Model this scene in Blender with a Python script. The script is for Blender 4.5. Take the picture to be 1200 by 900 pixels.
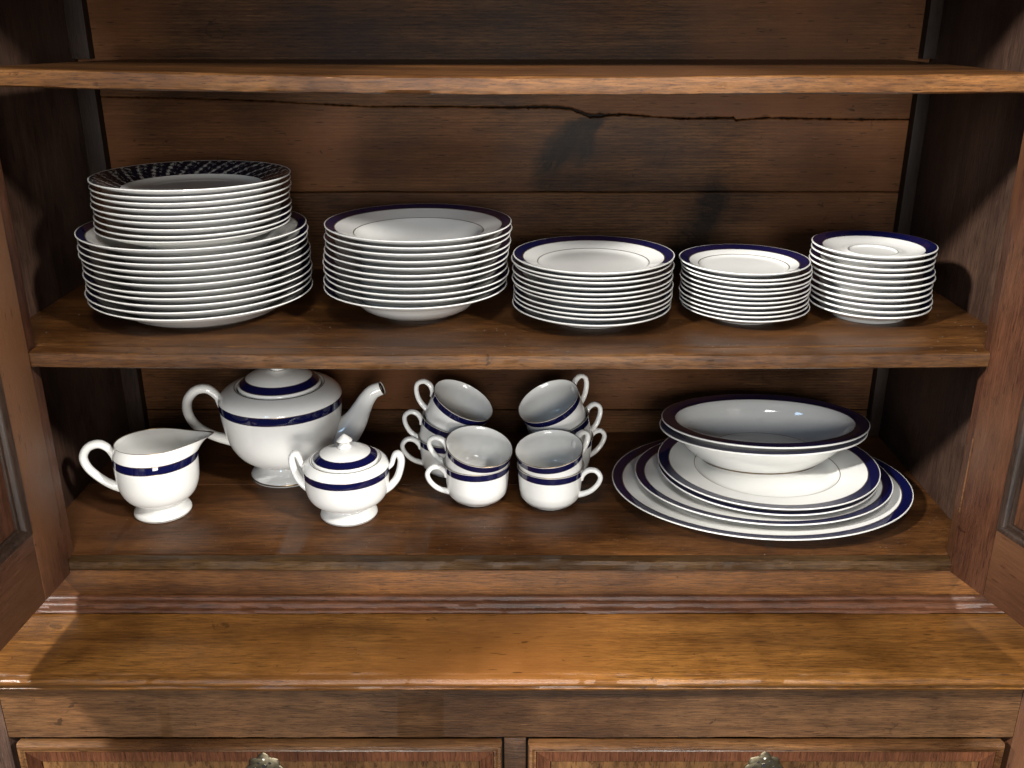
import bpy, bmesh, math, random
from mathutils import Vector, Matrix
random.seed(7)
for o in list(bpy.data.objects): bpy.data.objects.remove(o)
R = math.radians
sc = bpy.context.scene
COL = sc.collection
ZC = 1.5                      # camera height; h = distance below the camera
TILT = R(21.1)
cT, sT = math.cos(TILT), math.sin(TILT)
# ---------------------------------------------------------------- camera
cam = bpy.data.cameras.new('camera'); cam.lens = 36*1130/1200; cam.sensor_width = 36
cam.clip_start = .02; cam.clip_end = 100
co = bpy.data.objects.new('camera', cam); COL.objects.link(co)
co.location = (0, 0, ZC); co.rotation_euler = (R(90)-TILT, 0, 0); sc.camera = co
# ---------------------------------------------------------------- light of the room
w = bpy.data.worlds.new('World'); sc.world = w; w.use_nodes = True
bg = w.node_tree.nodes['Background']; bg.inputs['Color'].default_value = (.66, .80, 1, 1); bg.inputs['Strength'].default_value = .035
sc.view_settings.view_transform = 'Standard'; sc.view_settings.look = 'None'
sc.view_settings.exposure = .22; sc.view_settings.gamma = 1
def area(name, loc, target, sx, sy, power, col):
    l = bpy.data.lights.new(name, 'AREA'); l.shape = 'RECTANGLE'; l.size = sx; l.size_y = sy
    l.energy = power; l.color = col
    o = bpy.data.objects.new(name, l); COL.objects.link(o); o.location = loc
    o.rotation_euler = (Vector(target)-Vector(loc)).to_track_quat('-Z', 'Y').to_euler(); return o
def spot(name, loc, target, half, power, col, blend=.12):
    l = bpy.data.lights.new(name, 'SPOT'); l.energy = power; l.color = col; l.spot_size = 2*half; l.spot_blend = blend; l.shadow_soft_size = .015
    o = bpy.data.objects.new(name, l); COL.objects.link(o); o.location = loc
    o.rotation_euler = (Vector(target)-Vector(loc)).to_track_quat('-Z', 'Y').to_euler(); return o
area('window_light_high', (.05, -.55, ZC+1.72), (0, 1.0, ZC-.42), .50, .36, 30, (1, .975, .93))
area('window_light_left', (-1.80, -.50, ZC+1.25), (0, .95, ZC-.35), .20, .20, 165, (1, .975, .93))
area('window_light_right', (1.75, -.60, ZC+1.25), (0, .95, ZC-.45), .22, .22, 84, (1, .975, .93))
area('window_light_low', (.25, -1.5, ZC+.16), (.05, 1.1, ZC-.25), .60, .5, 26, (1, .975, .93))
area('sunlit_floor_bounce', (.05, -1.2, ZC-.85), (.0, 1.1, ZC-.30), 1.0, .45, 26, (1, .975, .93))
area('window_light_cool', (-1.0, -1.5, ZC+.75), (.35, 1.12, ZC-.5), .4, .5, 8, (.45, .70, 1))

# ================================================================= materials
def new_mat(name):
    m = bpy.data.materials.new(name); m.use_nodes = True
    return m, m.node_tree.nodes, m.node_tree.links, m.node_tree.nodes['Principled BSDF']
def N(ns, t, **kw):
    n = ns.new(t)
    for k, v in kw.items(): setattr(n, k, v)
    return n
def math_node(ns, ls, op, a, b=None, clamp=False):
    n = N(ns, 'ShaderNodeMath', operation=op, use_clamp=clamp)
    for i, v in enumerate((a, b)):
        if v is None: continue
        if isinstance(v, (int, float)): n.inputs[i].default_value = v
        else: ls.new(v, n.inputs[i])
    return n.outputs[0]
def noise(ns, ls, vec, scale, detail=4, rough=.55, dist=0):
    n = N(ns, 'ShaderNodeTexNoise'); n.inputs['Scale'].default_value = scale; n.inputs['Detail'].default_value = detail
    n.inputs['Roughness'].default_value = rough; n.inputs['Distortion'].default_value = dist
    ls.new(vec, n.inputs['Vector']); return n.outputs['Fac']
def ramp(ns, ls, fac, stops):
    n = N(ns, 'ShaderNodeValToRGB'); e = n.color_ramp.elements
    while len(e) < len(stops): e.new(.5)
    for k, (p, c) in enumerate(stops):
        e[k].position = p; e[k].color = (*c, 1) if len(c) == 3 else c
    ls.new(fac, n.inputs[0]); return n.outputs[0]
def mixc(ns, ls, fac, a, b, mode='MIX'):
    n = N(ns, 'ShaderNodeMix', data_type='RGBA', blend_type=mode)
    for i, v in ((0, fac), (6, a), (7, b)):
        if isinstance(v, (int, float)): n.inputs[i].default_value = v
        elif isinstance(v, tuple): n.inputs[i].default_value = (*v, 1)
        else: ls.new(v, n.inputs[i])
    return n.outputs[2]
def wood(name, dark, light, axis='x', rough=.42, wear=.25, warm=None, stains=(), fine=1.0, bump=.25, speck=0.0, vary=True, rib=0, spec=.5):
    m, ns, ls, p = new_mat(name)
    tc = N(ns, 'ShaderNodeTexCoord'); vec = tc.outputs['Object']
    if vary:
        oi = N(ns, 'ShaderNodeObjectInfo')
        sh = math_node(ns, ls, 'MULTIPLY', oi.outputs['Random'], 7.3)
        cb = N(ns, 'ShaderNodeCombineXYZ')
        for i in range(3): ls.new(sh, cb.inputs[i])
        va = N(ns, 'ShaderNodeVectorMath', operation='ADD'); ls.new(vec, va.inputs[0]); ls.new(cb.outputs[0], va.inputs[1]); v2 = va.outputs[0]
    else: v2 = vec
    def mapped(along, across):
        mp = N(ns, 'ShaderNodeMapping'); s = [across]*3; s['xyz'.index(axis)] = along
        mp.inputs['Scale'].default_value = s; ls.new(v2, mp.inputs[0]); return mp.outputs[0]
    g1 = noise(ns, ls, mapped(1.6, 17), 1.6, 7, .68, .8)         # broad figure
    g2 = noise(ns, ls, mapped(34, 560*fine), 1.0, 4, .7, .3)     # fine grain lines
    g3 = noise(ns, ls, mapped(55, 950*fine), 1.0, 3, .7)        # pores
    g4 = noise(ns, ls, v2, 5.5, 4, .6)                          # patina
    mid = tuple(a*.55+b*.45 for a, b in zip(dark, light))
    deep = tuple(x*.62 for x in dark)
    c = ramp(ns, ls, g1, [(.22, deep), (.40, dark), (.56, mid), (.74, light)])
    ln_ = ramp(ns, ls, g2, [(.38, (.62, .59, .57)), (.50, (.97, .97, .97)), (.61, (1.28, 1.24, 1.18))])
    c = mixc(ns, ls, .9, c, ln_, 'MULTIPLY')
    pat = ramp(ns, ls, g4, [(.34, (.52, .47, .44)), (.52, (1, 1, 1)), (.70, (1.40, 1.32, 1.20))])
    c = mixc(ns, ls, .9, c, pat, 'MULTIPLY')
    pore = ramp(ns, ls, g3, [(.39, (.34, .29, .27)), (.42, (1, 1, 1))])
    c = mixc(ns, ls, .7, c, pore, 'MULTIPLY')
    if rib:
        wv = N(ns, 'ShaderNodeTexWave', bands_direction='Z'); wv.inputs['Scale'].default_value = rib; wv.inputs['Distortion'].default_value = 1.2
        wv.inputs['Detail'].default_value = 2; wv.inputs['Detail Scale'].default_value = .6; ls.new(mapped(3, 1), wv.inputs['Vector'])
        c = mixc(ns, ls, .55, c, ramp(ns, ls, wv.outputs['Fac'], [(.1, (.62, .60, .58)), (.6, (1.15, 1.14, 1.1))]), 'MULTIPLY')
    if warm:
        g5 = noise(ns, ls, v2, 2.1, 3, .5)
        c = mixc(ns, ls, ramp(ns, ls, g5, [(.48, (0, 0, 0)), (.66, (.8, .8, .8))]), c, warm)
    # rubbed light scratches
    vs = noise(ns, ls, mapped(60, 90), 1.0, 4, .75, 2.5)
    scr = ramp(ns, ls, vs, [(.70, (0, 0, 0)), (.76, (wear, wear, wear))])
    c = mixc(ns, ls, scr, c, tuple(min(1, 2.2*x+.03) for x in light))
    vd = noise(ns, ls, v2, 46, 3, .7, 1.0)
    c = mixc(ns, ls, ramp(ns, ls, vd, [(.28, (.7, .7, .7)), (.33, (0, 0, 0))]), c, tuple(.35*x for x in dark))
    def ticks(rot, along, across, thr):
        mp = N(ns, 'ShaderNodeMapping'); k = [across]*3; k['xyz'.index(axis)] = along
        mp.inputs['Scale'].default_value = k; mp.inputs['Rotation'].default_value = rot; ls.new(v2, mp.inputs[0])
        vo = N(ns, 'ShaderNodeTexVoronoi'); vo.inputs['Scale'].default_value = 1; ls.new(mp.outputs[0], vo.inputs['Vector'])
        return ramp(ns, ls, vo.outputs['Distance'], [(thr*.7, (1, 1, 1)), (thr, (0, 0, 0))])
    tk = mixc(ns, ls, 1.0, ticks((0, 0, 0), 22, 210, .14), (.75, .75, .75), 'MULTIPLY')
    c = mixc(ns, ls, tk, c, tuple(.25*x for x in dark))
    tl = mixc(ns, ls, 1.0, ticks((.3, .5, .6), 9, 190, .045), (.45, .45, .45), 'MULTIPLY')
    c = mixc(ns, ls, tl, c, tuple(min(1, 1.7*x+.04) for x in light))
    if speck:
        vo = N(ns, 'ShaderNodeTexVoronoi'); vo.inputs['Scale'].default_value = 95; ls.new(v2, vo.inputs['Vector'])
        sp = ramp(ns, ls, vo.outputs['Distance'], [(.05, (speck,)*3), (.09, (0, 0, 0))])
        c = mixc(ns, ls, sp, c, (.5, .47, .42))
    for (px, pz, ax, az, ang, k) in stains:                     # dark knots and charred streaks of their own shape
        mp = N(ns, 'ShaderNodeMapping', vector_type='TEXTURE'); mp.inputs['Location'].default_value = (px, 0, pz)
        mp.inputs['Rotation'].default_value = (0, ang, 0); mp.inputs['Scale'].default_value = (ax, 1000, az)
        nz = N(ns, 'ShaderNodeTexNoise'); nz.inputs['Scale'].default_value = 55; nz.inputs['Detail'].default_value = 7; ls.new(vec, nz.inputs['Vector'])
        vm = N(ns, 'ShaderNodeVectorMath', operation='MULTIPLY_ADD'); ls.new(nz.outputs['Color'], vm.inputs[0])
        vm.inputs[1].default_value = (.024, 0, .024); ls.new(vec, vm.inputs[2]); 
        v3 = N(ns, 'ShaderNodeVectorMath', operation='SUBTRACT'); ls.new(vm.outputs[0], v3.inputs[0]); v3.inputs[1].default_value = (.012, 0, .012)
        ls.new(v3.outputs[0], mp.inputs[0])
        ln = N(ns, 'ShaderNodeVectorMath', operation='LENGTH'); ls.new(mp.outputs[0], ln.inputs[0])
        mk = ramp(ns, ls, ln.outputs['Value'], [(.45, (k, k, k)), (1.0, (0, 0, 0))])
        st = N(ns, 'ShaderNodeVectorMath', operation='MULTIPLY'); ls.new(mp.outputs[0], st.inputs[0]); st.inputs[1].default_value = (.8, 0, 5.0)
        sk = ramp(ns, ls, noise(ns, ls, st.outputs[0], 1.6, 5, .7), [(.40, (1, 1, 1)), (.62, (.55, .55, .55))])
        mk = mixc(ns, ls, 1.0, mk, sk, 'MULTIPLY')
        c = mixc(ns, ls, mk, c, (.0035, .0022, .0012))
    ls.new(c, p.inputs['Base Color'])
    rr = math_node(ns, ls, 'ADD', math_node(ns, ls, 'MULTIPLY', g4, .30), rough-.15)
    ls.new(rr, p.inputs['Roughness']); p.inputs['Specular IOR Level'].default_value = spec
    b1 = math_node(ns, ls, 'ADD', math_node(ns, ls, 'MULTIPLY', g2, .6), math_node(ns, ls, 'MULTIPLY', g3, .35))
    b2 = math_node(ns, ls, 'ADD', b1, math_node(ns, ls, 'MULTIPLY', noise(ns, ls, v2, 14, 3), .8))
    bp = N(ns, 'ShaderNodeBump'); bp.inputs['Strength'].default_value = bump; bp.inputs['Distance'].default_value = .002
    ls.new(b2, bp.inputs['Height']); ls.new(bp.outputs[0], p.inputs['Normal'])
    return m
def glaze(name, col, rough=.065, warm=0.0):
    m, ns, ls, p = new_mat(name)
    tc = N(ns, 'ShaderNodeTexCoord')
    n1 = noise(ns, ls, tc.outputs['Object'], 30, 3)
    c2 = tuple(x*.93 for x in col)
    ls.new(mixc(ns, ls, n1, c2, col), p.inputs['Base Color'])
    p.inputs['Roughness'].default_value = rough; p.inputs['IOR'].default_value = 1.55
    bp = N(ns, 'ShaderNodeBump'); bp.inputs['Strength'].default_value = .05; bp.inputs['Distance'].default_value = .001
    ls.new(n1, bp.inputs['Height']); ls.new(bp.outputs[0], p.inputs['Normal'])
    return m
WHITE = glaze('white_china', (.73, .722, .692))
NAVY = glaze('cobalt_band', (.0035, .0042, .036), .06)
GOLD, gn, gl, gp = new_mat('worn_gilt_line')
gp.inputs['Base Color'].default_value = (.16, .10, .045, 1); gp.inputs['Metallic'].default_value = .7; gp.inputs['Roughness'].default_value = .3
gz = noise(gn, gl, N(gn, 'ShaderNodeTexCoord').outputs['Object'], 60, 2)
gl.new(ramp(gn, gl, gz, [(.3, (.09, .055, .03)), (.7, (.22, .15, .07))]), gp.inputs['Base Color'])
CH = [WHITE, NAVY, GOLD]
# scrolled leaf border of the patterned plate
def scroll_mat(Rp):
    m, ns, ls, p = new_mat('scrolled_leaf_border')
    tc = N(ns, 'ShaderNodeTexCoord'); sx = N(ns, 'ShaderNodeSeparateXYZ'); ls.new(tc.outputs['Object'], sx.inputs[0])
    th = math_node(ns, ls, 'ARCTAN2', sx.outputs[1], sx.outputs[0])
    r2 = math_node(ns, ls, 'ADD', math_node(ns, ls, 'MULTIPLY', sx.outputs[0], sx.outputs[0]), math_node(ns, ls, 'MULTIPLY', sx.outputs[1], sx.outputs[1]))
    r = math_node(ns, ls, 'DIVIDE', math_node(ns, ls, 'SQRT', r2), Rp)
    def swirl(n, k, ph):
        return math_node(ns, ls, 'SINE', math_node(ns, ls, 'ADD', math_node(ns, ls, 'ADD', math_node(ns, ls, 'MULTIPLY', th, n), math_node(ns, ls, 'MULTIPLY', r, k)), ph))
    a = swirl(30, 26, 0); b = swirl(60, 40, 1.0); d = swirl(45, -60, 0)
    nz = noise(ns, ls, tc.outputs['Object'], 210, 5, .7, 2.0)
    s = math_node(ns, ls, 'ADD', math_node(ns, ls, 'ADD', math_node(ns, ls, 'MULTIPLY', a, .6), math_node(ns, ls, 'MULTIPLY', b, .55)), math_node(ns, ls, 'ADD', math_node(ns, ls, 'MULTIPLY', d, .35), math_node(ns, ls, 'MULTIPLY', math_node(ns, ls, 'SUBTRACT', nz, .5), 7.5)))
    ls.new(ramp(ns, ls, math_node(ns, ls, 'ADD', math_node(ns, ls, 'MULTIPLY', s, .25), .5), [(.56, (.010, .010, .020)), (.64, (.06, .06, .07)), (.80, (.40, .39, .36))]), p.inputs['Base Color'])
    p.inputs['Roughness'].default_value = .12
    return m

ZT = lambda h: ZC-h
knots = [(.062, ZT(.170), .066, .026, R(-50), 1), (.100, ZT(.158), .042, .014, R(-70), .95), (.100, ZT(.135), .036, .012, R(-20), .9),
         (.268, ZT(.245), .026, .050, R(12), .97), (.245, ZT(.295), .04, .06, R(40), .85)]
W_BACK = wood('back_board_pine', (0.0459, 0.0193, 0.0074), (0.1036, 0.0489, 0.0183), 'x', .50, .25, warm=(.15, .056, .020), stains=knots, bump=.25, rib=75, spec=0.12)
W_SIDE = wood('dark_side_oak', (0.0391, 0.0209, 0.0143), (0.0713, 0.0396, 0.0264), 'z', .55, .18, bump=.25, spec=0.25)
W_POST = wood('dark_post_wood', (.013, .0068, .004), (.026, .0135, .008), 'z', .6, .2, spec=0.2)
W_SHELF = wood('shelf_top_oak', (0.0454, 0.0169, 0.0042), (0.1310, 0.0539, 0.0141), 'x', .38, .35, warm=(.065, .028, .012), speck=.35, spec=0.35)
W_EDGE = wood('raw_shelf_edge', (0.0760, 0.0298, 0.0080), (0.1877, 0.0851, 0.0251), 'x', .50, .5, fine=.7, bump=.2, spec=0.3)
W_EDGE2 = wood('brown_shelf_edge', (0.0549, 0.0216, 0.0058), (0.1356, 0.0615, 0.0181), 'x', .50, .5, fine=.7, bump=.2, spec=0.3)
W_FLOOR = wood('cupboard_floor_oak', (0.0466, 0.0175, 0.0049), (0.1310, 0.0530, 0.0155), 'x', .36, .6, warm=(.085, .035, .015), speck=.12, spec=0.3)
W_NOSE = wood('worn_nosing', (.040, .020, .007), (.085, .045, .016), 'x', .48, .6, spec=0.2)
W_RAIL = wood('rail_oak', (0.0664, 0.0248, 0.0061), (0.1380, 0.0563, 0.0144), 'x', .40, .3, spec=0.4)
W_MOULD = wood('red_moulding', (.048, .017, .007), (.100, .037, .015), 'x', .46, .2, spec=0.35)
W_BASE = wood('golden_base_top', (0.0854, 0.0342, 0.0069), (0.1940, 0.0837, 0.0181), 'x', .33, .5, warm=(.16, .060, .014), spec=0.5)
W_FRIEZE = wood('frieze_oak', (0.0495, 0.0229, 0.0091), (0.1039, 0.0513, 0.0214), 'x', .45, .3, spec=0.3)
W_DOOR = wood('door_mahogany', (0.0407, 0.0149, 0.0077), (0.0776, 0.0306, 0.0155), 'z', .40, .25, warm=(.105, .046, .020), spec=0.3)
W_DOORX = wood('door_rail_mahogany', (0.0407, 0.0149, 0.0077), (0.0776, 0.0306, 0.0155), 'x', .40, .25, warm=(.105, .046, .020), spec=0.3)
W_DMOULD = wood('dark_door_moulding', (.016, .009, .006), (.036, .020, .013), 'z', .42, .2, spec=.3)
W_BAND = wood('crossbanding', (.055, .020, .009), (.080, .030, .014), 'z', .32, .5, spec=0.4)
W_BANDX = wood('crossbanding_end_grain', (.10, .032, .018), (.21, .075, .042), 'z', .32, .5)
W_LIP = wood('drawer_lip', (0.0660, 0.0281, 0.0099), (0.1254, 0.0627, 0.0248), 'x', .30, .8, spec=0.5)
W_OAK = wood('quartered_oak', (.075, .036, .013), (.105, .052, .019), 'z', .36, .2, fine=.25, spec=0.4)
BRASS, bn, bl, bpn = new_mat('aged_brass')
bpn.inputs['Metallic'].default_value = .9; bpn.inputs['Roughness'].default_value = .38
bl.new(ramp(bn, bl, noise(bn, bl, N(bn, 'ShaderNodeTexCoord').outputs['Object'], 70, 3), [(.35, (.10, .08, .05)), (.65, (.21, .18, .12))]), bpn.inputs['Base Color'])
SHADE_BLACK, hn, hl, hp = new_mat('painted_shade_black'); hp.inputs['Base Color'].default_value = (.006, .005, .004, 1); hp.inputs['Roughness'].default_value = .8  # black that stands in for the shade inside holes and gaps

# ================================================================= mesh helpers
def finish(name, bm, mats, parent=None, smooth=35, loc=None):
    me = bpy.data.meshes.new(name)
    bmesh.ops.recalc_face_normals(bm, faces=bm.faces[:])
    bm.to_mesh(me); bm.free()
    for m in (mats if isinstance(mats, (list, tuple)) else [mats]): me.materials.append(m)
    if smooth:
        me.shade_smooth(); me.set_sharp_from_angle(angle=R(smooth))
    o = bpy.data.objects.new(name, me); COL.objects.link(o)
    if parent: o.parent = parent
    if loc: o.location = loc
    return o
def thing(name, label, cat, loc=(0, 0, 0), group=None):
    o = bpy.data.objects.new(name, None); COL.objects.link(o); o.location = loc; o.empty_display_size = .05
    o['label'] = label; o['category'] = cat
    if group: o['group'] = group
    return o
def tag(o, label, cat, group=None):
    o['label'] = label; o['category'] = cat
    if group: o['group'] = group
    return o
def box(bm, x0, x1, y0, y1, z0, z1, bev=.0015, mi=0):
    vs = [bm.verts.new((x, y, z)) for x in (x0, x1) for y in (y0, y1) for z in (z0, z1)]
    fs = [bm.faces.new([vs[i] for i in q]) for q in ((0, 1, 3, 2), (4, 6, 7, 5), (0, 4, 5, 1), (2, 3, 7, 6), (0, 2, 6, 4), (1, 5, 7, 3))]
    for f in fs: f.material_index = mi
    if bev:
        es = list({e for f in fs for e in f.edges})
        bmesh.ops.bevel(bm, geom=es, offset=bev, segments=2, affect='EDGES', profile=.6)
def boxo(name, parent, mat, *a, **k):
    bm = bmesh.new(); box(bm, *a, **k); return finish(name, bm, mat, parent, 40)
class Wob:                                                  # smooth 1-D noise for hand-worn edges
    def __init__(s, seed, step):
        r = random.Random(seed); s.v = [r.uniform(-1, 1) for _ in range(400)]; s.st = step
    def __call__(s, x):
        t = (x+3)/s.st; i = int(t); f = t-i; f = f*f*(3-2*f)
        return s.v[i % 400]*(1-f)+s.v[(i+1) % 400]*f
def sweep_x(name, parent, mats, prof, x0, x1, n=160, amp=.0006, sag=None, seed=1, smooth=30, twist=False):
    """closed cross-section [(y, z, material, wobble factor)] swept along x with small wear."""
    bm = bmesh.new(); rings = []
    ws = [(Wob(seed*31+i, .05), Wob(seed*57+i, .011), Wob(seed*91+i, .05)) for i in range(len(prof))]
    for k in range(n+1):
        x = x0+(x1-x0)*k/n; dz = sag(x) if sag else 0
        ring = []
        for i, (y, z, mi, wf) in enumerate(prof):
            a, b, c = ws[i]
            ring.append(bm.verts.new((x, y+amp*wf*(a(x)+.6*b(x)), z+dz*(max(0, min(1, (1.3-y)/.36)) if twist else 1)+amp*wf*(c(x)+.5*b(x+1)))))
        rings.append(ring)
    for k in range(n):
        for i in range(len(prof)):
            j = (i+1) % len(prof)
            f = bm.faces.new((rings[k][i], rings[k][j], rings[k+1][j], rings[k+1][i])); f.material_index = prof[i][2]
    bm.faces.new(rings[0]); bm.faces.new(rings[-1])
    return finish(name, bm, mats, parent, smooth)
def frame_sweep(name, parent, mat, x0, x1, z0, z1, y, prof, smooth=50):
    """mitred moulding round a rectangle in the x-z plane; prof [(inward offset, dy)] closed."""
    bm = bmesh.new(); cor = [(x0, z0, 1, 1), (x1, z0, -1, 1), (x1, z1, -1, -1), (x0, z1, 1, -1)]
    rg = [[bm.verts.new((cx+sx*o, y+dy, cz+sz*o)) for (o, dy) in prof] for cx, cz, sx, sz in cor]
    for k in range(4):
        for i in range(len(prof)):
            j = (i+1) % len(prof)
            bm.faces.new((rg[k][i], rg[k][j], rg[(k+1) % 4][j], rg[(k+1) % 4][i]))
    return finish(name, bm, mat, parent, smooth)
def lathe_bm(prof, seg=96, deform=None, sx=1, sy=1, oval=None):
    """prof [(r, z, mat of the band to the next point)]; r = 0 closes on the axis."""
    bm = bmesh.new(); rings = []
    for (r, z, mi) in prof:
        if r < 1e-6: rings.append([bm.verts.new(deform(0, 0, z) if deform else (0, 0, z))])
        else:
            ring = []
            for k in range(seg):
                a = 2*math.pi*k/seg; x, y = r*math.cos(a)*sx, (r if not oval else r-(oval[0]-oval[1])*min(1, (r/(.82*oval[0]))**1.5))*math.sin(a)*sy
                ring.append(bm.verts.new(deform(x, y, z) if deform else (x, y, z)))
            rings.append(ring)
    for i in range(len(prof)-1):
        A, B = rings[i], rings[i+1]
        for k in range(seg):
            l = (k+1) % seg
            if len(A) == 1 and len(B) == 1: continue
            if len(A) == 1: f = bm.faces.new((A[0], B[k], B[l]))
            elif len(B) == 1: f = bm.faces.new((A[k], B[0], A[l]))
            else: f = bm.faces.new((A[k], B[k], B[l], A[l]))
            f.material_index = prof[i][2]
    return bm
def cr(pts, n=8):                                           # Catmull-Rom through tuples of any length
    out = []
    P = [pts[0]]+list(pts)+[pts[-1]]
    for i in range(1, len(P)-2):
        for k in range(n):
            t = k/n
            out.append(tuple(.5*((2*P[i][d])+(-P[i-1][d]+P[i+1][d])*t+(2*P[i-1][d]-5*P[i][d]+4*P[i+1][d]-P[i+2][d])*t*t+(-P[i-1][d]+3*P[i][d]-3*P[i+1][d]+P[i+2][d])*t**3) for d in range(len(P[i]))))
    out.append(tuple(pts[-1])); return out
def tube_bm(pts, seg=16, flat=1.0, n=8, groove=0):
    """pts [(x, y, z, radius)]; cross-section is radius in the plane of the handle, radius*flat across it (y)."""
    P = cr(pts, n); bm = bmesh.new(); rings = []
    Y = Vector((0, 1, 0))
    for i, p in enumerate(P):
        a = Vector(P[max(0, i-1)][:3]); b = Vector(P[min(len(P)-1, i+1)][:3]); t = (b-a).normalized()
        nn = t.cross(Y).normalized(); yy = nn.cross(t).normalized()
        ring = []
        for k in range(seg):
            an = 2*math.pi*k/seg; ca, sa = math.cos(an), math.sin(an)
            rad = p[3]*(1-groove*abs(ca)**8)
            ring.append(bm.verts.new(Vector(p[:3])+nn*ca*rad+yy*sa*p[3]*flat))
        rings.append(ring)
    for i in range(len(rings)-1):
        for k in range(seg): bm.faces.new((rings[i][k], rings[i][(k+1) % seg], rings[i+1][(k+1) % seg], rings[i+1][k]))
    bm.faces.new(rings[0]); bm.faces.new(rings[-1]); return bm

# ================================================================= the cupboard
DF, DB = .945, 1.300          # front edge of the shelves, face of the back boards
XL, XR = -.556, .535          # side walls
H_TOP, H_MID, H_FLR = .0566, .3324, .5775
cab = thing('china_cabinet', 'old dark oak dresser cupboard with open doors, shelves and two drawers', 'cabinet', (0, 0, 0))
at = lambda px, py, D: ((px-600)*(D*cT+D*math.tan(TILT+math.atan((py-450)/1130))*sT)/1130, ZC-D*math.tan(TILT+math.atan((py-450)/1130)))
boxo('dark_backing_sheet', cab, W_POST, XL-.02, XR+.02, DB+.016, DB+.022, ZT(.62), ZT(-.30), bev=0)  # dark sheet added behind the boards so the crack stays dark
# back boards with a wandering crack between two of them
crack = [at(px, py, DB) for px, py in ((60, 112), (300, 118), (430, 125), (520, 125), (600, 126), (640, 125), (668, 127), (692, 136), (730, 134), (770, 137), (800, 139), (860, 138), (862, 141), (900, 138), (1000, 140), (1100, 140))]
def crackz(x):
    for (a, za), (b, zb) in zip(crack, crack[1:]):
        if a <= x <= b: return za+(zb-za)*(x-a)/(b-a)
    return crack[0][1] if x < crack[0][0] else crack[-1][1]
cw = Wob(5, .013)
def board(z0, z1, seed):
    bm = bmesh.new(); n = 700; rg = []
    for k in range(n+1):
        x = XL+.001+(XR-XL-.002)*k/n
        a = z0(x) if callable(z0) else z0; b = z1(x) if callable(z1) else z1
        rg.append([bm.verts.new((x, y, z)) for y, z in ((DB+.015, a), (DB+.0012, a), (DB, a+.0012), (DB, b-.0012), (DB+.0012, b), (DB+.015, b))])
    for k in range(n):
        for i in range(6): bm.faces.new((rg[k][i], rg[k][(i+1) % 6], rg[k+1][(i+1) % 6], rg[k+1][i]))
    bm.faces.new(rg[0]); bm.faces.new(rg[-1])
    return finish('back_board', bm, W_BACK, cab, 30)
cj = Wob(77, .0035)
gapw = lambda x: (.00035 if x < -.17 else .0008)+.0005*cw(x)*(.5 if x < -.17 else 1)+.0003*cj(x)+(.0006 if .02 < x < .12 else 0)+(.0010*max(0, 1-abs(x-.10)/.03))
wb = Wob(9, .06)
j225 = lambda x: ZT(.2255)+.0005*wb(x)
board(lambda x: crackz(x)+max(.0002, gapw(x))+.0004*cj(x*1.1), ZT(.0655), 1)
board(lambda x: j225(x)+.0005, lambda x: crackz(x)-max(.0002, gapw(x))+.0004*cj(x*.9+.4), 2)
board(ZT(.395), lambda x: j225(x)-.0004, 3)
board(ZT(.5415), ZT(.396), 4)
board(ZT(.62), ZT(.5425), 5)
board(ZT(.0645), ZT(-.14), 6); board(ZT(-.141), ZT(-.30), 7)
# side walls, corner posts, front stiles
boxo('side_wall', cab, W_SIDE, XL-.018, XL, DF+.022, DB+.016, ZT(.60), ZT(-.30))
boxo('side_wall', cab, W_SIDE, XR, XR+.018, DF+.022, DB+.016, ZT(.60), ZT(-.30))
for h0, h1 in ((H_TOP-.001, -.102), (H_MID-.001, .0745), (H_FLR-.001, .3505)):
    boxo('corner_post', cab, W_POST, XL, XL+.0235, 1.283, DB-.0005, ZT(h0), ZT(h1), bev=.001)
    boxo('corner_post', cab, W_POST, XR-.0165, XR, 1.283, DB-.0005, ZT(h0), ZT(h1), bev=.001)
boxo('front_stile', cab, W_DOOR, XL-.03, -.503, DF+.001, DF+.020, ZT(.5905), ZT(-.30), bev=.002)
boxo('front_stile', cab, W_DOOR, .498, XR+.03, DF+.001, DF+.020, ZT(.5905), ZT(-.30), bev=.002)
# shelves
def shelf_prof(h0, h1, d0, d1):
    a, b = ZT(h0), ZT(h1)
    return [(d1, b, 0, 0), (d0+.004, b, 0, .6), (d0+.001, b+.0015, 1, 1.4), (d0, b+.005, 1, 1), (d0, (a+b)/2, 1, .8), (d0, a-.005, 1, .9), (d0+.001, a-.0015, 1, 1.5),
            (d0+.0035, a, 0, .8), (d0+.012, a+.0002, 0, .5), (d0+.08, a, 0, .4), (d1, a, 0, 0)]
sweep_x('shelf', cab, [W_SHELF, W_EDGE], shelf_prof(H_TOP, .0735, DF-.002, DB-.001), -.499, .494, 260, .0004, lambda x: (.0085 if x < 0 else .0025)*abs(x/.5)**1.6, 3, twist=True)
sweep_x('shelf', cab, [W_SHELF, W_EDGE2], shelf_prof(H_MID, .3494, DF+.0215, DB-.001), XL+.0005, XR-.0005, 300, .0003, lambda x: .003*(x/.5)**2, 4)
sweep_x('shelf_lipping', cab, [W_SHELF, W_EDGE2], [(DF+.0210, ZT(.3494), 0, 0), (DF+.002, ZT(.3494), 0, .6), (DF-.001, ZT(.3475), 1, 1.4), (DF-.002, ZT(.342), 1, 1), (DF-.002, ZT(.337), 1, 1), (DF-.0008, ZT(H_MID+.0012), 1, 1.4), (DF+.002, ZT(H_MID), 0, .7), (DF+.0210, ZT(H_MID), 0, 0)],
        -.5015, .4965, 260, .0004, lambda x: .003*(x/.5)**2, 5)
boxo('unseen_shading_panel', cab, W_SIDE, XL-.02, XR+.02, DF, DB+.022, ZT(-.102), ZT(-.125))  # out of view, set low to shade the top compartment from the high lamps
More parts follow.
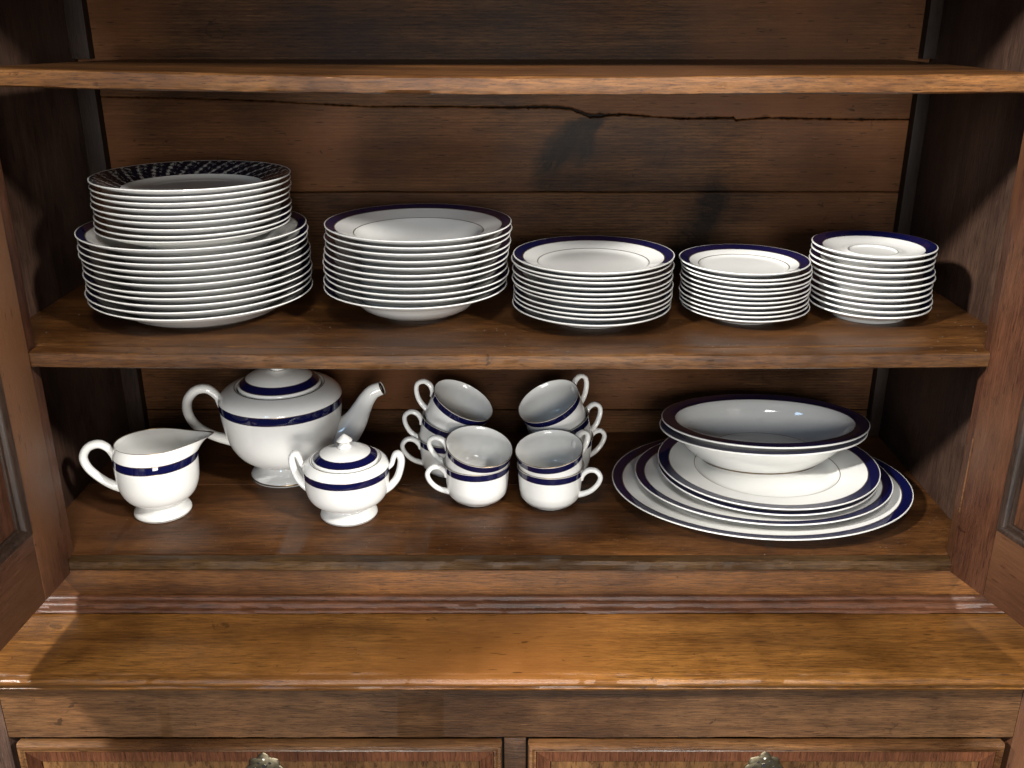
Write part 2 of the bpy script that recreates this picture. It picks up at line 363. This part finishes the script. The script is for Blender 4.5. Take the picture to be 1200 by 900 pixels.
# floor boards and nosing
sweep_x('floor_board', cab, W_FLOOR, [(DF+.012, ZT(.5875), 0, 0), (DF+.012, ZT(H_FLR+.0008), 0, .5), (DF+.0135, ZT(H_FLR), 0, .5), (1.1295, ZT(H_FLR), 0, .1), (1.130, ZT(H_FLR+.0005), 0, .1), (1.130, ZT(.5875), 0, 0)], XL+.0005, XR-.0005, 120, .0004, None, 6)
sweep_x('floor_board', cab, W_FLOOR, [(1.131, ZT(.5875), 0, 0), (1.131, ZT(H_FLR+.0006), 0, .1), (1.1315, ZT(H_FLR), 0, .1), (DB-.001, ZT(H_FLR), 0, 0), (DB-.001, ZT(.5875), 0, 0)], XL+.0005, XR-.0005, 80, .0003, None, 7)
sweep_x('nosing', cab, W_NOSE, [(DF+.0115, ZT(.5905), 0, 0), (DF-.0005, ZT(.5905), 0, .5), (DF-.0035, ZT(.588), 0, 1.6), (DF-.0035, ZT(.5825), 0, 1.5), (DF-.001, ZT(.5795), 0, 1.6), (DF+.002, ZT(.5785), 0, 1), (DF+.0115, ZT(.5785), 0, .4)], -.5025, .4975, 300, .0005, None, 8)
sweep_x('bottom_rail', cab, W_RAIL, [(DF+.018, ZT(.640), 0, 0), (DF+.0015, ZT(.640), 0, 0), (DF+.0015, ZT(.5925), 0, .3), (DF+.003, ZT(.5912), 0, .5), (DF+.018, ZT(.5912), 0, 0)], -.60, .60, 160, .0004, None, 9)
# stepped reddish moulding on the base
f0, z0 = DF, .6395
pm = [(DF+.0012, .6243), (.9430, .6236), (.9408, .6242), (.9396, .6258), (.9392, .6276), (.9372, .6274), (.9350, .6266), (.9325, .6272), (.9308, .6290), (.9303, .6312), (.9290, .6318),
      (.9268, .6312), (.9248, .6318), (.9236, .6333), (.9238, .6346), (.9262, .6358), (DF+.0012, .6358)]
sweep_x('waist_moulding', cab, W_MOULD, [(y, ZT(h), 0, .9 if i not in (0, len(pm)-1) else 0) for i, (y, h) in enumerate(pm)], -.62, .62, 360, .0005, None, 10, 60)
# base top with moulded front edge
bt = [(.955, .660), (.832, .660), (.826, .6585), (.8205, .6575), (.8165, .6545), (.8150, .6515), (.8170, .6492), (.8150, .6482), (.8120, .6462), (.8105, .6430), (.8112, .6398), (.8140, .6380), (.8185, .6378), (.8200, .6370), (.8225, .6360), (.90, .6360), (.955, .6360)]
sweep_x('base_top', cab, W_BASE, [(y, ZT(h-.0005 if False else h), 0, (0 if y > .95 else .8 if y < .83 else .3)) for (y, h) in bt], -.70, .70, 420, .0006, None, 11, 55)
sweep_x('frieze_rail', cab, W_FRIEZE, [(.860, ZT(.7300), 0, 0), (.8335, ZT(.7300), 0, .4), (.8320, ZT(.7285), 0, 1), (.8320, ZT(.6602), 0, .2), (.860, ZT(.6602), 0, 0)], -.5418, .5388, 200, .0005, None, 12)
for a, b in ((-.66, -.5424), (.5394, .66)): boxo('base_stile', cab, W_SIDE if a < 0 else W_DOOR, a, b, .8315, .860, ZT(.95), ZT(.6602), bev=.001)
boxo('base_stile', cab, W_FRIEZE, -.0085, .0150, .8325, .8600, ZT(.95), ZT(.7304), bev=.001)
boxo('gap_shade_sheet', cab, SHADE_BLACK, -.70, .70, .861, .870, ZT(.95), ZT(.6602), bev=0)  # black sheet added behind the drawers to paint their gaps dark
for s, (a, b, ex) in enumerate(((-.5295, -.0115, -.2667), (.0180, .5265, .2712))):
    ft, fb = ZT(.7312), ZT(.93)
    dr = boxo('drawer', cab, W_OAK, a+.024, b-.024, .8225, .845, fb+.024, ft-.0205, bev=0)
    frame_sweep('drawer_lip', dr, W_LIP, a, b, fb, ft, .8225, [(0, .010), (-.0008, .004), (-.0005, .0005), (.0008, -.0022), (.0035, -.0028), (.0055, -.0012), (.0062, -.0006), (.0075, -.0014), (.0082, .0002), (.0082, .010)])
    zt, zb, o1, o2 = ft, fb, .0084, .0236
    for nm, q in (('crossbanding', [(a+o1, zt-o1), (b-o1, zt-o1), (b-o2, zt-o2*.88), (a+o2, zt-o2*.88)]), ('crossbanding', [(a+o1, zt-o1-.0003), (a+o2-.0003, zt-o2*.88), (a+o2-.0003, zb+o2), (a+o1, zb+o1)]),
                  ('crossbanding', [(b-o1, zt-o1-.0003), (b-o1, zb+o1), (b-o2+.0003, zb+o2), (b-o2+.0003, zt-o2*.88)])):
        bm = bmesh.new()
        F = [bm.verts.new((x, .8215, z)) for x, z in q]; B = [bm.verts.new((x, .8300, z)) for x, z in q]
        bm.faces.new(F); bm.faces.new(B)
        for i in range(4): bm.faces.new((F[i], F[(i+1) % 4], B[(i+1) % 4], B[i]))
        finish(nm, bm, W_BAND, dr, 0)
    # brass keyhole plate with scalloped outline; its holes are black discs painted as shade
    bm = bmesh.new(); nn = 120; ring = [[], [], []]
    ez = ZT(.7635 if s == 0 else .7620)
    for k in range(nn):
        t = 2*math.pi*k/nn; c_, s_ = math.cos(t), math.sin(t)
        rad = .0185*(1+.13*abs(math.cos(4*t))**.6-.08*abs(math.sin(4*t)))*(1+.14*max(0, s_)**14)
        for j, (f, dy) in enumerate(((1, 0), (1, -.0012), (.94, -.0018))): ring[j].append(bm.verts.new((ex+rad*f*c_*1.02, .8223+dy, ez+rad*f*s_)))
    for j in range(2):
        for k in range(nn): bm.faces.new((ring[j][k], ring[j][(k+1) % nn], ring[j+1][(k+1) % nn], ring[j+1][k]))
    bm.faces.new(ring[2])
    for hx, hz, hr, mi in ((0, .0055, .0028, 1), (-.0062, .0098, .0016, 1), (.0062, .0098, .0016, 1), (0, .0150, .0013, 2), (-.011, .003, .0015, 1), (.011, .003, .0015, 1)):
        r1 = [bm.verts.new((ex+hx+hr*math.cos(k*math.pi/8), .8202, ez+hz+hr*math.sin(k*math.pi/8))) for k in range(16)]
        r0 = [bm.verts.new((ex+hx+hr*1.15*math.cos(k*math.pi/8), .8208, ez+hz+hr*1.15*math.sin(k*math.pi/8))) for k in range(16)]
        f = bm.faces.new(r1); f.material_index = mi
        for k in range(16):
            f = bm.faces.new((r0[k], r0[(k+1) % 16], r1[(k+1) % 16], r1[k])); f.material_index = 0
    WP = bpy.data.materials.get('pin_head') or glaze('pin_head', (.75, .72, .62), .25)
    finish('escutcheon', bm, [BRASS, SHADE_BLACK, WP], dr, 30)
# doors, hinged at the front stiles and standing open; local x runs from the hinge to the free edge
def door(hx, hy, ang, side):
    e = boxo('door', cab, W_DOOR, .0575, .43, .0105, .0165, -.005+.083, .745, bev=0)   # the panel, parent of the rest
    L, Hh, st = .488, .83, .0545
    s0 = boxo('stile', e, W_DOOR, 0, st, 0, .021, 0, Hh, bev=.0018)
    boxo('stile', e, W_DOOR, L-st, L, 0, .021, 0, Hh, bev=.0018)
    boxo('rail', e, W_DOORX, st+.0003, L-st-.0003, 0.0003, .021, 0, .082, bev=.0012)
    boxo('rail', e, W_DOORX, st+.0003, L-st-.0003, 0.0003, .021, Hh-.082, Hh, bev=.0012)
    fr = [(0, .0110), (0, .0008), (.0012, -.0012), (.0045, -.0008), (.0075, .0030), (.0082, .0070), (.0105, .0080), (.0110, .0104), (.0110, .0110)]
    frame_sweep('panel_moulding', e, W_DMOULD, st+.0002, L-st-.0002, .0822, Hh-.0822, 0, fr)
    e.location = (hx, hy, ZT(.592)); e.rotation_euler = (0, 0, ang)
    return e
# left door: inner face (local -y) looks right; local x towards the camera
dl = door(-.4985, .9395, R(-90-3.4), 0)
for o in [dl]: o.scale = (1, -1, 1); 
dr_ = door(.4950, .9460, R(-90+16.3), 1)
# scratch line of bare wood beside the right hinge, as a thin splinter strip
bm = bmesh.new(); box(bm, .0008, .0022, -.0006, .0002, .075, .165, bev=0)
finish('bare_scratch', bm, W_LIP, dr_, 0)

# ================================================================= china
def plate_mesh(name, Rp, Hr, zf, rf, rw, band, ring2=None, foot_w=.004, t=.0031, sy=1, deep=False, scroll=None, kr=.46):
    """zf: height of the well = distance from foot to well; rf foot radius; rw where the rim starts."""
    if deep:
        top = [(0, zf, 0), (rw*.55, zf, 0), (rw*.72, zf+.002, 0), (rw*.86, zf+(Hr-zf)*.28, 0), (rw*.95, zf+(Hr-zf)*.46, 0), (rw, Hr-.0118, 0)]
    else:
        top = [(0, zf, 0), (rw*.78, zf, 0), (rw*.86, zf+.0004, 0), (rw*.92, zf+(Hr-zf)*kr*.30, 0), (rw*.97, zf+(Hr-zf)*kr*.68, 0), (rw, zf+(Hr-zf)*kr, 0)]
    zr = top[-1][1]
    rim = lambda r: zr+(Hr-zr)*((r-rw)/(Rp-rw))**1.0
    prof = list(top)
    r1 = Rp-band
    if ring2: prof[-1] = (rw, zr, 2); prof.append((rw+.0010, rim(rw+.001), 0))
    if scroll: prof[-1] = (prof[-1][0], prof[-1][1], 3); prof += [(rw+(Rp-rw)*k, rim(rw+(Rp-rw)*k), 3) for k in (.3, .6)]+[(Rp-.0014, rim(Rp-.0014), 0)]
    else: prof += [((rw+r1)/2, rim((rw+r1)/2), 0), (r1-.0012, rim(r1-.0012), 2), (r1, rim(r1), 1), (r1+band*.5, rim(r1+band*.5), 1), (Rp-.0016, rim(Rp-.0016), 2), (Rp-.0010, rim(Rp-.001), 0)]
    prof += [(Rp, Hr-.0004, 0), (Rp+.0001, Hr-.0014, 0), (Rp-.0008, Hr-.0023, 0)]
    prof += [((rw+Rp)/2, rim((rw+Rp)/2)-t, 0), (rw, zr-t, 0)]
    if deep: prof += [(rw*.96, zf+(Hr-zf)*.46-t, 0), (rw*.88, zf+(Hr-zf)*.24-t, 0), (max(rf+.003, rw*.74), zf+.001-t, 0)]
    else: prof += [(rw*.95, zf+(Hr-zf)*.20-t, 0), (max(rf+.003, rw*.88), zf-t+.0006, 0)]
    prof += [(rf+.0012, zf-t, 0), (rf, .0006, 0), (rf-.0008, 0, 0), (rf-foot_w+.0008, 0, 0), (rf-foot_w, .0006, 0), (rf-foot_w-.001, zf-t, 0), (0, zf-t, 0)]
    mats = list(CH)+([scroll] if scroll else [])
    bm = lathe_bm(prof, 112, oval=(Rp, Rp*sy) if sy != 1 else None)
    return finish(name, bm, mats, None, 50)
ordn = ['top', 'second', 'third', 'fourth', 'fifth', 'sixth', 'seventh', 'eighth', 'ninth', 'tenth', 'eleventh']
rnd = random.Random(3)
def stack(proto, name, cat, n, x, y, z0, pitch, group, lab, dx=0, dy=0, jit=.0017, top=None, toplab=None, botlab=None):
    """copies of one plate mesh, bottom first"""
    for k in range(n):
        i = n-1-k
        src = top if (top and i == 0) else proto
        o = src.copy(); COL.objects.link(o); o.name = name
        o.location = (x+dx*k/(n-1)+rnd.uniform(-jit, jit), y+dy*k/(n-1)+rnd.uniform(-jit, jit)*.7, z0+pitch*k+(rnd.uniform(-.00035, .00035) if k else 0))
        o.rotation_euler = (rnd.uniform(-.0035, .0035), rnd.uniform(-.0035, .0035), rnd.uniform(0, 6.28))
        if i == 0: l = toplab
        elif i == n-1: l = botlab or lab % 'bottom'
        else: l = lab % (ordn[i]+' from the top')
        tag(o, l, cat, group)
    bpy.data.objects.remove(proto)
    if top: bpy.data.objects.remove(top)
ZM = ZT(H_MID)+.0004
p = plate_mesh('dinner_plate', .1270, .029, .0075, .066, .0945, .0095, kr=.40)
stack(p, 'charger_plate', 'plate', 11, -.3632, 1.102, ZM, .0075, 'larger plates at the bottom of the far left stack', 'large plate, %s of the wider pile in the far left stack', dx=-.0035,
      toplab='large navy rimmed plate directly beneath the narrower pile in the far left stack', botlab='large white plate resting on the shelf at the bottom of the far left stack')
p = plate_mesh('dinner_plate', .1085, .0240, .0071, .056, .0765, .0115, kr=.29)
t_ = plate_mesh('dinner_plate', .1085, .0240, .0071, .056, .0765, .0115, kr=.29, scroll=scroll_mat(.1085))
stack(p, 'dinner_plate', 'plate', 9, -.3655, 1.108, ZM+.0825, .0071, 'narrower plates on top of the far left stack', 'dinner plate, %s of the narrower pile in the far left stack', dx=.0065, dy=-.014, jit=.0022, top=t_,
      toplab='plate with dark scrolled leaf pattern border topping the far left stack', botlab='lowest dinner plate of the narrower upper pile, sitting on the wider far left pile')
p = plate_mesh('soup_plate', .1068, .0365, .0073, .0385, .074, .0105, ring2=True, deep=True)
stack(p, 'soup_plate', 'plate', 11, -.1130, 1.100, ZM, .00725, 'soup plates stacked second from the left', 'deep soup plate with navy rim, %s of the soup plate stack', dx=.0065,
      toplab='deep soup plate with navy rim and empty well on top of the soup plate stack', botlab='bottom soup plate with its foot standing on the middle shelf')
p = plate_mesh('dessert_plate', .0916, .0190, .00575, .048, .063, .0105, ring2=True, t=.0028, kr=.24)
stack(p, 'dessert_plate', 'plate', 11, .0930, 1.081, ZM, .00575, 'dessert plates stacked in the middle of the shelf', 'dessert plate, %s of the middle stack on the shelf', dx=-.001,
      toplab='cobalt rimmed dessert plate on top of the middle stack, beside the soup plates', botlab='bottom dessert plate of the middle stack, touching the middle shelf')
p = plate_mesh('side_plate', .0737, .0160, .0053, .039, .0505, .0110, ring2=True, t=.0027, kr=.24)
stack(p, 'side_plate', 'plate', 11, .2700, 1.084, ZM, .0053, 'side plates stacked left of the saucers', 'side plate, %s of the stack left of the saucers', dx=-.0022,
      toplab='small side plate with broad cobalt rim on top of the stack left of the saucers', botlab='bottom small side plate of the stack left of the saucers, on the shelf')
p = plate_mesh('saucer', .0733, .0175, .0069, .041, .050, .0115, t=.0030)
bpy.data.objects.remove(p)
def saucer():
    Rp, zf, Hr, t = .0682, .0069, .0175, .003
    prof = [(0, zf, 0), (.0245, zf, 0), (.0258, zf+.0003, 0), (.0268, zf+.0018, 2), (.0275, zf+.0018, 0), (.0300, zf+.0006, 0), (.040, zf+.0008, 0), (.050, .0108, 0), (.0555, .0130, 2), (.0563, .0133, 1), (.061, .0152, 1), (.0667, .0175, 2), (.0673, .0176, 0),
            (Rp, .0172, 0), (Rp+.0001, .0162, 0), (Rp-.001, .0152, 0), (.057, .0136-t, 0), (.050, .0106-t-.0002, 0), (.0440, .0062, 0), (.0418, zf-t+.0005, 0), (.0412, .0006, 0), (.0404, 0, 0), (.0375, 0, 0), (.0368, .0006, 0), (.0360, zf-t, 0), (0, zf-t, 0)]
    return finish('saucer', lathe_bm(prof, 112), CH, None, 50)
stack(saucer(), 'saucer', 'saucer', 11, .4160, 1.086, ZM, .0069, 'saucers stacked at the right end of the shelf', 'white saucer, %s of the rightmost stack on the shelf', dx=-.003,
      toplab='navy rimmed saucer with a cup ring in its centre, on top of the rightmost stack', botlab='lowest saucer of the rightmost stack, its foot on the middle shelf')

ZF = ZT(H_FLR)+.0004
# serving platters and bowls, lower right
def serve(name, lab, cat, a, b, x, y, z, Hr, zf, rf, rw, band, ring2=None, deep=False, rz=0, rx=0, grp=None, t=.0034):
    o = plate_mesh(name, a, Hr, zf, rf, rw, band, ring2, sy=b/a, deep=deep, t=t)
    o.location = (x, y, z); o.rotation_euler = (rx, 0, rz); tag(o, lab, cat, grp); return o
G = 'serving pieces piled at the lower right'
serve('serving_platter', 'largest oval platter with navy rim, lying on the cupboard floor at the right', 'platter', .1875, .150, .3155, 1.1025, ZF, .0215, .0078, .118, .150, .0125, grp=G)
serve('serving_platter', 'medium oval platter with navy rim between the largest platter and the round plates', 'platter', .1605, .132, .3175, 1.1035, ZF+.0079, .0220, .0076, .100, .122, .0115, grp=G)
serve('serving_plate', 'round navy rimmed plate under its twin, on the medium oval platter', 'plate', .1368, .128, .3235, 1.1085, ZF+.0156, .0220, .0068, .084, .098, .0130, grp=G)
serve('serving_plate', 'round plate with wide navy rim and thin ring, directly under the deep bowls', 'plate', .1375, .1285, .3240, 1.1090, ZF+.0225, .0225, .0070, .084, .0900, .0135, ring2=True, grp=G)
def bowl(z, x, y, lab):
    a, b, H, t = .1335, .0885, .046, .003
    pf = [(0, .006, 0), (.060, .006, 0), (.066, .0063, 2), (.067, .0065, 0), (.080, .010, 0), (.096, .020, 0), (.106, .032, 0), (.1110, .0400, 0), (.1135, .0432, 0), (.1155, .0446, 2), (.1162, .0449, 1), (.125, .0458, 1), (.1318, .0463, 2), (.1325, .0463, 0), (a, .0458, 0), (a, .0448, 0), (.1325, .0436, 0), (.1250, .0428, 0),
          (.1165, .0415, 0), (.1125, .0380, 0), (.101, .0205, 0), (.087, .0085, 0), (.0790, .0035, 0), (.0780, .0030, 2), (.0770, .0008, 0), (.0762, 0, 0), (.0720, 0, 0), (.0710, .0012, 0), (.070, .0030, 0), (0, .0030, 0)]
    pf = [(r, zz, m) for r, zz, m in pf]
    o = finish('serving_bowl', lathe_bm(pf, 128, oval=(a, b)), CH, None, 50); o.location = (x, y, z); tag(o, lab, 'bowl', 'deep oval bowls nested at the lower right'); return o
bowl(ZF+.0297, .3255, 1.148, 'lower of two nested deep oval bowls, its white side showing above the plates')
b2 = bowl(ZF+.0387, .3275, 1.150, 'upper deep oval bowl, empty and nested in its twin above the platters'); b2.rotation_euler = (0, R(.4), 0)

# cups
def cup_parts():
    H = .0535
    pf = [(0, .0040, 0), (.024, .0042, 0), (.0325, .0076, 0), (.0362, .0145, 0), (.0376, .026, 0), (.0388, .040, 0), (.0405, H-.0012, 0), (.0412, H-.0002, 2), (.0417, H, 2), (.0422, H-.0005, 0), (.0421, H-.0011, 2), (.0420, H-.0017, 1), (.0407, H-.0097, 2), (.0406, H-.0103, 0),
          (.0398, .034, 0), (.0388, .022, 0), (.0374, .0125, 0), (.0330, .0062, 0), (.0262, .0036, 0), (.0250, .0028, 0), (.0246, .0006, 0), (.0238, 0, 0), (.0215, 0, 0), (.0208, .0006, 0), (.0200, .0020, 0), (0, .0020, 0)]
    hd = [(.0390, 0, .0360, .0030), (.0412, 0, .0430, .0034), (.0480, 0, .0495, .0034), (.0570, 0, .0500, .0032), (.0628, 0, .0430, .0031), (.0612, 0, .0340, .0031), (.0545, 0, .0245, .0032), (.0465, 0, .0185, .0034), (.0365, 0, .0145, .0038)]
    return lathe_bm(pf, 96), tube_bm(hd, 14, 1.25)
cb, ch = cup_parts()
cup0 = finish('teacup', cb, CH, None, 45); hb = finish('handle', ch, WHITE, cup0, 60)
CUPH = .0535
v_r, v_u = Vector((1, 0, 0)), Vector((0, sT, cT))
def place_cup(lab, hand, foot=None, on=None, px=None, phi=0, m=None, back=0, nest=.023):
    """foot: (x, y) of a level cup; on: (rim centre) of the cup it nests in, leaning by phi and m; hand -1 handle left, +1 right"""
    o = cup0.copy(); COL.objects.link(o); c = hb.copy(); COL.objects.link(c); c.parent = o; c.name = 'handle'; o.name = 'teacup'
    if foot: n = Vector((0, 0, 1)); pos = Vector((foot[0], foot[1], ZF))
    else:
        v = (on+Vector((0, 0, nest))-Vector((0, 0, ZC))).normalized(); U = (v_u-v_u.dot(v)*v).normalized(); X = (v_r-v_r.dot(v)*v).normalized()
        n = (-v*m+(X*math.sin(phi)+U*math.cos(phi))*math.sqrt(1-m*m)).normalized(); pos = on+n*(nest-CUPH)
    hx = Vector((hand*math.cos(back), math.sin(back), 0)); hx = (hx-hx.dot(n)*n).normalized(); hy = n.cross(hx)
    M = Matrix((hx, hy, n)).transposed().to_4x4(); M.translation = pos; o.matrix_world = M
    tag(o, lab, 'cup', 'teacups nested in four small stacks')
    return pos+n*CUPH
r = place_cup('bottom teacup of the front left pair, standing level with handle to the left', -1, foot=(-.0440, 1.092), back=R(-14))
place_cup('tilted upper teacup of the front left pair, nested in the cup below', -1, on=r, phi=R(10), m=.60, back=R(10))
r = place_cup('bottom teacup of the front right pair, standing level with handle to the right', 1, foot=(.0478, 1.083), back=R(-14))
place_cup('tilted upper teacup of the front right pair, nested in the cup below', 1, on=r, phi=R(-5), m=.56, back=R(38))
r = place_cup('lowest teacup of the back left stack, mostly hidden behind the front left pair', -1, foot=(-.0830, 1.172), back=R(-10))
r = place_cup('middle teacup of the back left stack, leaning with handle to the left', -1, on=r, phi=R(14), m=.43, back=R(0))
place_cup('top teacup of the back left stack, tipped steeply to the right under the shelf', -1, on=r, phi=R(28), m=.50, back=R(10), nest=.0335)
r = place_cup('lowest teacup of the back right stack, mostly hidden behind the front right pair', 1, foot=(.0660, 1.172), back=R(20))
r = place_cup('middle teacup of the back right stack, leaning with handle to the right', 1, on=r, phi=R(-16), m=.45, back=R(24))
place_cup('top teacup of the back right stack, tipped steeply to the left under the shelf', 1, on=r, phi=R(-26), m=.56, back=R(34), nest=.0335)
bpy.data.objects.remove(hb); bpy.data.objects.remove(cup0)

# teapot
tp = thing('teapot', 'large white footed teapot with navy band and lid, behind the creamer', 'teapot', (-.3015, 1.167, ZF))
pf = cr([(.0470, 0), (.0475, .0022), (.0455, .0060), (.0395, .0110), (.0345, .0185), (.0352, .0215), (.0480, .0262), (.0610, .0370), (.0708, .0550), (.0762, .0790), (.0785, .1005)], 5)
prof = [(r, z, 2 if .0016 < z < .0030 and i < 8 else 0) for i, (r, z) in enumerate(pf[:-1])]
prof += [(.0785, .1002, 2), (.0786, .1008, 1), (.0790, .1112, 2), (.0789, .1118, 0), (.0780, .1145, 0), (.0745, .1187, 0), (.0690, .1224, 0), (.0630, .1252, 0), (.0576, .1272, 2), (.0566, .1275, 0), (.0550, .1268, 0), (.0535, .1240, 0), (.0535, .1200, 0), (.068, .1100, 0), (.071, .08, 0), (.053, .045, 0), (.03, .028, 0), (0, .025, 0)]
finish('body', lathe_bm([(0, .004, 0), (.040, .004, 0), (.0425, 0, 0)]+prof, 112), CH, tp, 50)
lid = finish('lid', lathe_bm([(0, .118, 0), (.0515, .1220, 0), (.0532, .1272, 0), (.0530, .1288, 0), (.0508, .1303, 2), (.0500, .1309, 1), (.0430, .1375, 2), (.0422, .1380, 0), (.0350, .1425, 0), (.0220, .1468, 0), (.0110, .1484, 2), (.0105, .1488, 0), (.0092, .1500, 0), (0, .1502, 0)], 96), CH, tp, 50)
finish('knob', lathe_bm([(0, .1495, 0), (.0100, .1496, 0), (.0092, .1515, 0), (.0070, .1545, 0), (.0072, .1575, 0), (.0120, .1610, 2), (.0126, .1622, 0), (.0110, .1655, 0), (.0060, .1700, 0), (.0022, .1735, 0), (0, .1740, 0)], 40), CH, lid, 50)
def put(o, rz=0):
    o.rotation_euler[2] = rz; return o
put(finish('handle', tube_bm([(-.0775, 0, .0930, .0028), (-.0782, 0, .1010, .0045), (-.0815, 0, .1125, .0052), (-.0930, 0, .1225, .0058), (-.1080, 0, .1205, .0062), (-.1195, 0, .1070, .0062), (-.1205, 0, .0880, .0060), (-.1110, 0, .0700, .0059), (-.0900, 0, .0560, .0062), (-.0600, 0, .0470, .0080)], 16, 1.25), WHITE, tp, 60), R(4))
bm = tube_bm([(.055, 0, .046, .026), (.078, 0, .056, .022), (.094, 0, .073, .0165), (.1035, 0, .090, .0128), (.1120, 0, .105, .0108), (.1205, 0, .1145, .0097), (.1310, 0, .1190, .0088)], 20, .85)
put(finish('spout', bm, WHITE, tp, 60), R(2))
bm = lathe_bm([(.0088, 0, 2), (.0094, .0006, 2), (.0086, .0012, 0), (.0070, .0004, 1), (0, -.0010, 0)], 24)
so = finish('spout_lip', bm, [WHITE, SHADE_BLACK, GOLD], tp, 50); so.location = (.1313, .0046, .1191); so.rotation_euler = (0, R(66), 0)  # black disc in the lip painted as the shade of the spout opening

# cream jug
cj = thing('cream_jug', 'white footed cream jug with navy band and pouring lip, far left of the floor', 'jug', (-.4325, 1.060, ZF))
def jdef(x, y, z):
    t = max(0, (z-.070)/.026); r = math.hypot(x, y); a = math.atan2(y, x)
    wgt = max(0, math.cos(a))**5
    k = t*t*wgt*(r/.049)
    y2 = y*(1-.17*t**1.3)*(1-.25*k)
    return (x*(1-.02*t)+.0165*k+.0120*k*t, y2, z+.0060*k-.001*t*(1-wgt))
q = cr([(.0335, 0), (.0345, .0022), (.0330, .0060), (.0280, .0105), (.0262, .0145), (.0320, .0180), (.0415, .0270), (.0468, .0400), (.0486, .0560), (.0490, .0700)], 5)
prof = [(0, .003, 0), (.030, .003, 0), (.0318, 0, 0)]+[(r, z, 2 if i == 4 else 0) for i, (r, z) in enumerate(q[:-1])]
prof += [(.0490, .0710, 2), (.0490, .0717, 1), (.0490, .0760, 1), (.0489, .0805, 2), (.0488, .0812, 0), (.0482, .0845, 0), (.0472, .0880, 0), (.0463, .0915, 0), (.0462, .0950, 2), (.0465, .0958, 2), (.0455, .0950, 0), (.0453, .0880, 0), (.0460, .076, 0), (.0465, .062, 0), (.0430, .043, 0), (.033, .026, 0), (.015, .020, 0), (0, .0195, 0)]
put(finish('body', lathe_bm(prof, 128, deform=jdef), CH, cj, 60), R(7))
put(finish('handle', tube_bm([(-.0480, 0, .0690, .0028), (-.0487, 0, .0780, .0038), (-.0540, 0, .0885, .0045), (-.0640, 0, .0940, .0050), (-.0765, 0, .0900, .0052), (-.0835, 0, .0775, .0050), (-.0795, 0, .0625, .0048), (-.0670, 0, .0480, .0048), (-.0540, 0, .0385, .0052), (-.0380, 0, .0320, .0060)], 16, 1.3), WHITE, cj, 60), R(7))

# sugar bowl
sb = thing('sugar_bowl', 'white lidded sugar bowl with two ear handles, in front of the teapot', 'sugar bowl', (-.2008, 1.053, ZF))
q = cr([(.0340, 0), (.0350, .0022), (.0335, .0060), (.0290, .0110), (.0275, .0145), (.0345, .0175), (.0450, .0255), (.0500, .0375), (.0515, .0570)], 5)
prof = [(0, .003, 0), (.030, .003, 0), (.0322, 0, 0)]+[(r, z, 2 if i == 4 else 0) for i, (r, z) in enumerate(q[:-1])]
prof += [(.0515, .0568, 2), (.0516, .0573, 1), (.0518, .0654, 2), (.0517, .0659, 0), (.0508, .0684, 0), (.0485, .0710, 0), (.0455, .0735, 0), (.0430, .0750, 2), (.0423, .0753, 0), (.0408, .0745, 0), (.0395, .0720, 0), (.045, .066, 0), (.047, .05, 0), (.040, .032, 0), (.02, .022, 0), (0, .021, 0)]
finish('body', lathe_bm(prof, 112), CH, sb, 50)
lid = finish('lid', lathe_bm([(0, .0700, 0), (.0390, .0715, 0), (.0402, .0752, 0), (.0400, .0765, 0), (.0385, .0776, 2), (.0380, .0780, 1), (.0308, .0830, 2), (.0302, .0834, 0), (.0230, .0868, 0), (.0150, .0890, 0), (.0088, .0898, 2), (.0083, .0900, 0), (0, .0902, 0)], 96), CH, sb, 50)
finish('knob', lathe_bm([(0, .0899, 0), (.0088, .0900, 0), (.0084, .0915, 0), (.0062, .0938, 0), (.0062, .0958, 0), (.0092, .0980, 2), (.0095, .0986, 0), (.0088, .1000, 0), (.0050, .1035, 0), (.0018, .1062, 0), (0, .1066, 0)], 40), CH, lid, 45)
for s in (-1, 1):
    put(finish('handle', tube_bm([(s*.0420, 0, .0290, .0050), (s*.0520, 0, .0355, .0046), (s*.0605, 0, .0460, .0045), (s*.0650, 0, .0590, .0045), (s*.0665, 0, .0700, .0045), (s*.0645, 0, .0770, .0043), (s*.0602, 0, .0780, .0038), (s*.0572, 0, .0725, .0032), (s*.0548, 0, .0650, .0030), (s*.0490, 0, .0600, .0032)], 16, 1.55), WHITE, sb, 60), R(-5 if s < 0 else 5))
print('objects', len(bpy.data.objects), 'tris', sum(len(m.polygons) for m in bpy.data.meshes)*2)
